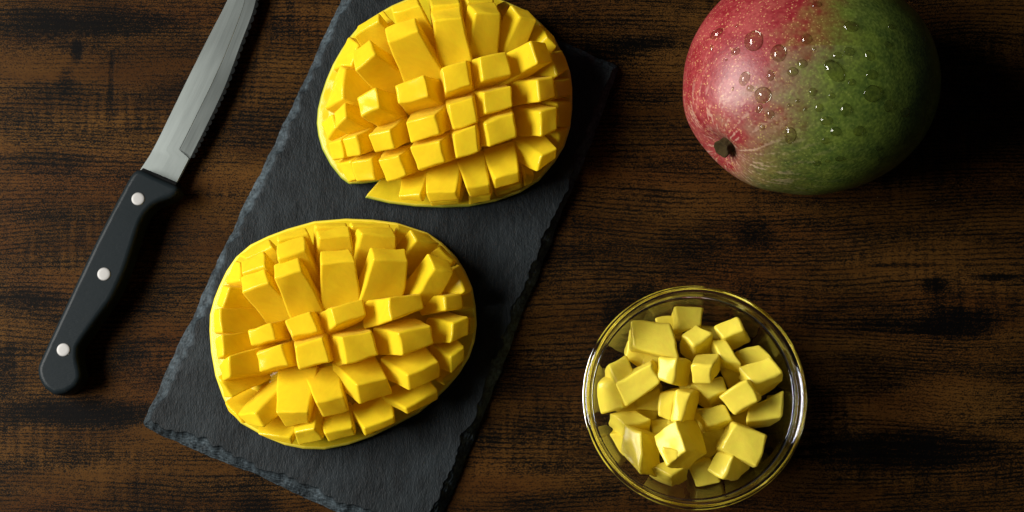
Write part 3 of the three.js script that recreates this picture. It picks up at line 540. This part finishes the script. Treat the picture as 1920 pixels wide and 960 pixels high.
// what would stick through the glass lies against it instead
function pressIn(g) {
  const p = g.attributes.position;
  for (let k = 0; k < p.count; k++) {
    const y = Math.max(p.getY(k), 0.0052), x = p.getX(k) - bowlAt.x, z = p.getZ(k) - bowlAt.z, r = Math.hypot(x, z), m = bowlInner(y) - 0.0005, f = r > m ? m / r : 1;
    p.setXYZ(k, bowlAt.x + x * f, y, bowlAt.z + z * f);
  }
  g.computeVertexNormals();
}
function chunk(q, lean, mm, h, label, rad = 1.35, taper = 1.08) {
  const mx = (q[0] + q[2] + q[4] + q[6]) / 4, my = (q[1] + q[3] + q[5] + q[7]) / 4;
  const quad = q.map((v, k) => (k % 2 ? 520 + (my + (v - my) * 1.12) / 2.182 : 1080 + (mx + (v - mx) * 1.12) / 2.182));
  const c = prism(quad, lean, mm / 1000, null, h / 1000, taper), g = block(c, rad / 1000, 0.0011, (chunkSeed += 3.1));
  pressIn(g);
  g.computeBoundingBox(); const b = g.boundingBox, o = V((b.min.x + b.max.x) / 2, b.min.y, (b.min.z + b.max.z) / 2);
  const m = mesh('mango_chunk', g, chunkMat, scene, o); m.position.copy(o);
  tag(m, label, 'mango chunk', 'diced mango chunks in the glass bowl');
  return m;
}
// lower layer
chunk(U(510, 190, 578, 205, 582, 255, 520, 262), [0, 4], 13, 20, 'shaded mango chunk low in the bowl, half hidden under the topmost pair');
chunk(U(215, 262, 300, 298, 282, 382, 203, 325), [2, -4], 14, 25, 'mango chunk tucked under the large slab at upper left of bowl');
chunk(U(283, 305, 358, 318, 340, 400, 268, 380), [2, 2], 14, 26, 'half hidden mango chunk between the upper left slab and the pale cube');
chunk(U(240, 500, 338, 452, 340, 545, 248, 538), [4, -6], 14, 22, 'deep yellow mango chunk half hidden below the tilted left slab');
chunk(U(302, 584, 395, 582, 380, 645, 315, 645), [0, -4], 13, 20, 'mango chunk low in the bowl showing only a strip above the torn chunk');
chunk(U(520, 640, 598, 612, 606, 695, 528, 745), [-4, -4], 15, 21, 'shaded mango chunk low in the bowl, right of the torn chunk');
chunk(U(592, 590, 700, 540, 706, 605, 598, 630), [-2, -2], 14, 20, 'shaded mango chunk low in the bowl below the right leaning slab');
chunk(U(470, 768, 548, 742, 587, 838, 495, 858), [-2, -10], 15, 20, 'mango chunk leaning at the front of the bowl between two cubes');
chunk(U(250, 540, 335, 535, 330, 590, 262, 590), [0, -2], 12, 17, 'darkest mango chunk at the bottom of the bowl, left of centre');
chunk(U(150, 470, 245, 440, 250, 545, 160, 545), [5, -8], 13, 20, 'mango chunk under the left rim, mostly covered by its neighbours');
chunk(U(415, 560, 505, 545, 510, 610, 430, 620), [0, -4], 14, 20, 'shaded mango chunk under the middle of the pile');
chunk(U(330, 170, 420, 160, 430, 245, 340, 250), [-2, 4], 14, 21, 'mango chunk low in the bowl between the large slab and the farthest chunk');
chunk(U(600, 380, 690, 340, 720, 420, 630, 450), [0, 2], 14, 23, 'shaded mango chunk low in the bowl under the flawed cube');
chunk(U(420, 400, 500, 380, 510, 470, 430, 480), [0, 2], 14, 26, 'mango chunk buried in the middle of the pile below the centre cube');
chunk(U(590, 700, 680, 660, 690, 740, 600, 760), [0, -2], 13, 20, 'mango chunk buried under the veined slab');
chunk(U(380, 590, 480, 590, 500, 690, 400, 690), [0, -2], 14, 22, 'mango chunk buried under the torn chunk');
chunk(U(130, 640, 215, 640, 225, 730, 150, 720), [2, -4], 13, 19, 'mango chunk low at the lower left wall of the bowl');
chunk(U(640, 500, 720, 500, 720, 600, 640, 600), [0, -2], 13, 20, 'mango chunk low in the bowl left of the green-edged chunk');
// outer ring
chunk(U(410, 113, 518, 126, 514, 196, 420, 224), [-14, 2], 15, 27, 'mango chunk nearest the far rim of the bowl');
chunk(U(662, 303, 745, 278, 815, 338, 690, 364), [-6, 8], 13, 26, 'mango chunk with a greenish skin edge at the right rim of bowl');
chunk(U(235, 180, 385, 196, 412, 325, 240, 282), [-4, 10], 15, 35, 'largest flat mango slab at the upper left of the bowl');
chunk(U(130, 352, 205, 325, 240, 385, 168, 430), [-8, 28], 17, 31, 'rough-edged mango chunk against the left rim, behind the tilted slab');
chunk(U(72, 430, 168, 424, 192, 528, 100, 555), [16, -10], 14, 30, 'mango chunk touching the left rim of the bowl');
chunk(U(142, 560, 240, 540, 300, 585, 200, 608), [-2, 28], 16, 27, 'mango chunk at the lower left rim, left of the tall front block');
chunk(U(718, 530, 842, 466, 834, 575, 708, 590), [-4, 12], 16, 29, 'mango chunk with a green sliver of skin at the right rim');
chunk(U(432, 235, 490, 190, 557, 232, 482, 278), [0, 32], 17, 32, 'dark-sided mango cube standing on its corner below the farthest chunk');
chunk(U(567, 200, 652, 163, 683, 213, 600, 247), [12, 24], 16, 32, 'mango cube at the upper right with a pale top');
chunk(U(555, 258, 612, 254, 672, 350, 598, 335), [0, 24], 16, 31, 'mango cube right of the corner-standing cube, under the pale-topped one');
chunk(U(197, 612, 264, 640, 264, 796, 190, 718), [34, 6], 19, 33, 'tall mango block standing at the front left of the bowl');
chunk(U(672, 372, 790, 323, 838, 385, 728, 440), [2, 26], 17, 34, 'large mango cube with a flaw on its top at the right of pile');
chunk(U(475, 435, 595, 402, 612, 462, 548, 490), [-4, 22], 16, 32, 'mango cube just below the centre cube of the pile');
chunk(U(500, 540, 605, 517, 640, 580, 545, 608), [-8, 14], 15, 31, 'flat mango cube right of the bright upright piece');
chunk(U(340, 478, 412, 462, 388, 580, 335, 560), [6, -2], 15, 31, 'deep yellow mango cube left of the bright upright piece');
// top of the heap
chunk(U(343, 323, 410, 335, 396, 432, 330, 408), [28, 5], 17, 40, 'pale bright mango cube at the upper middle of the pile');
chunk(U(470, 362, 560, 360, 548, 430, 478, 432), [14, -20], 16, 40, 'mango cube with a pale front at the centre of the bowl');
chunk(U(170, 435, 302, 356, 334, 432, 212, 522), [2, -6], 13, 38, 'tilted oblong mango slab lying at the left of the pile');
chunk(U(410, 463, 462, 474, 432, 592, 383, 576), [20, 0], 15, 40, 'bright upright mango piece in the middle of the pile');
chunk(U(590, 488, 700, 422, 742, 503, 655, 557), [3, -4], 15, 38, 'tilted mango cube at the right of the pile, below the flawed cube');
chunk(U(655, 600, 778, 652, 735, 768, 600, 705), [-8, -2], 15, 36, 'square mango slab at the lower right with a veined top');
chunk(U(305, 774, 425, 738, 452, 772, 385, 806), [0, 28], 15, 28, 'mango cube at the front of the bowl below the torn chunk');
chunk(U(578, 714, 645, 738, 605, 818, 538, 785), [32, 12], 17, 33, 'two-toned mango cube at the front right, below the veined slab');
const torn = chunk(U(320, 652, 408, 590, 445, 706, 374, 764), [38, 4], 19, 42, 'mango chunk with a pale torn corner at the front of the pile', 0.7);
{
  // the torn flap that hangs from its near corner
  const q = U(338, 694, 432, 712, 418, 745, 372, 772).map((v, k) => (k % 2 ? 520 : 1080) + v / 2.182);
  const g = block(prism(q, [2, -6], 0.006, null, 0.0435, 0.8), 0.0016, 0.0012, 7.7);
  mesh('torn_flap', g, chunkMat, torn, torn.position.clone());
}

renderer.render(scene, camera);
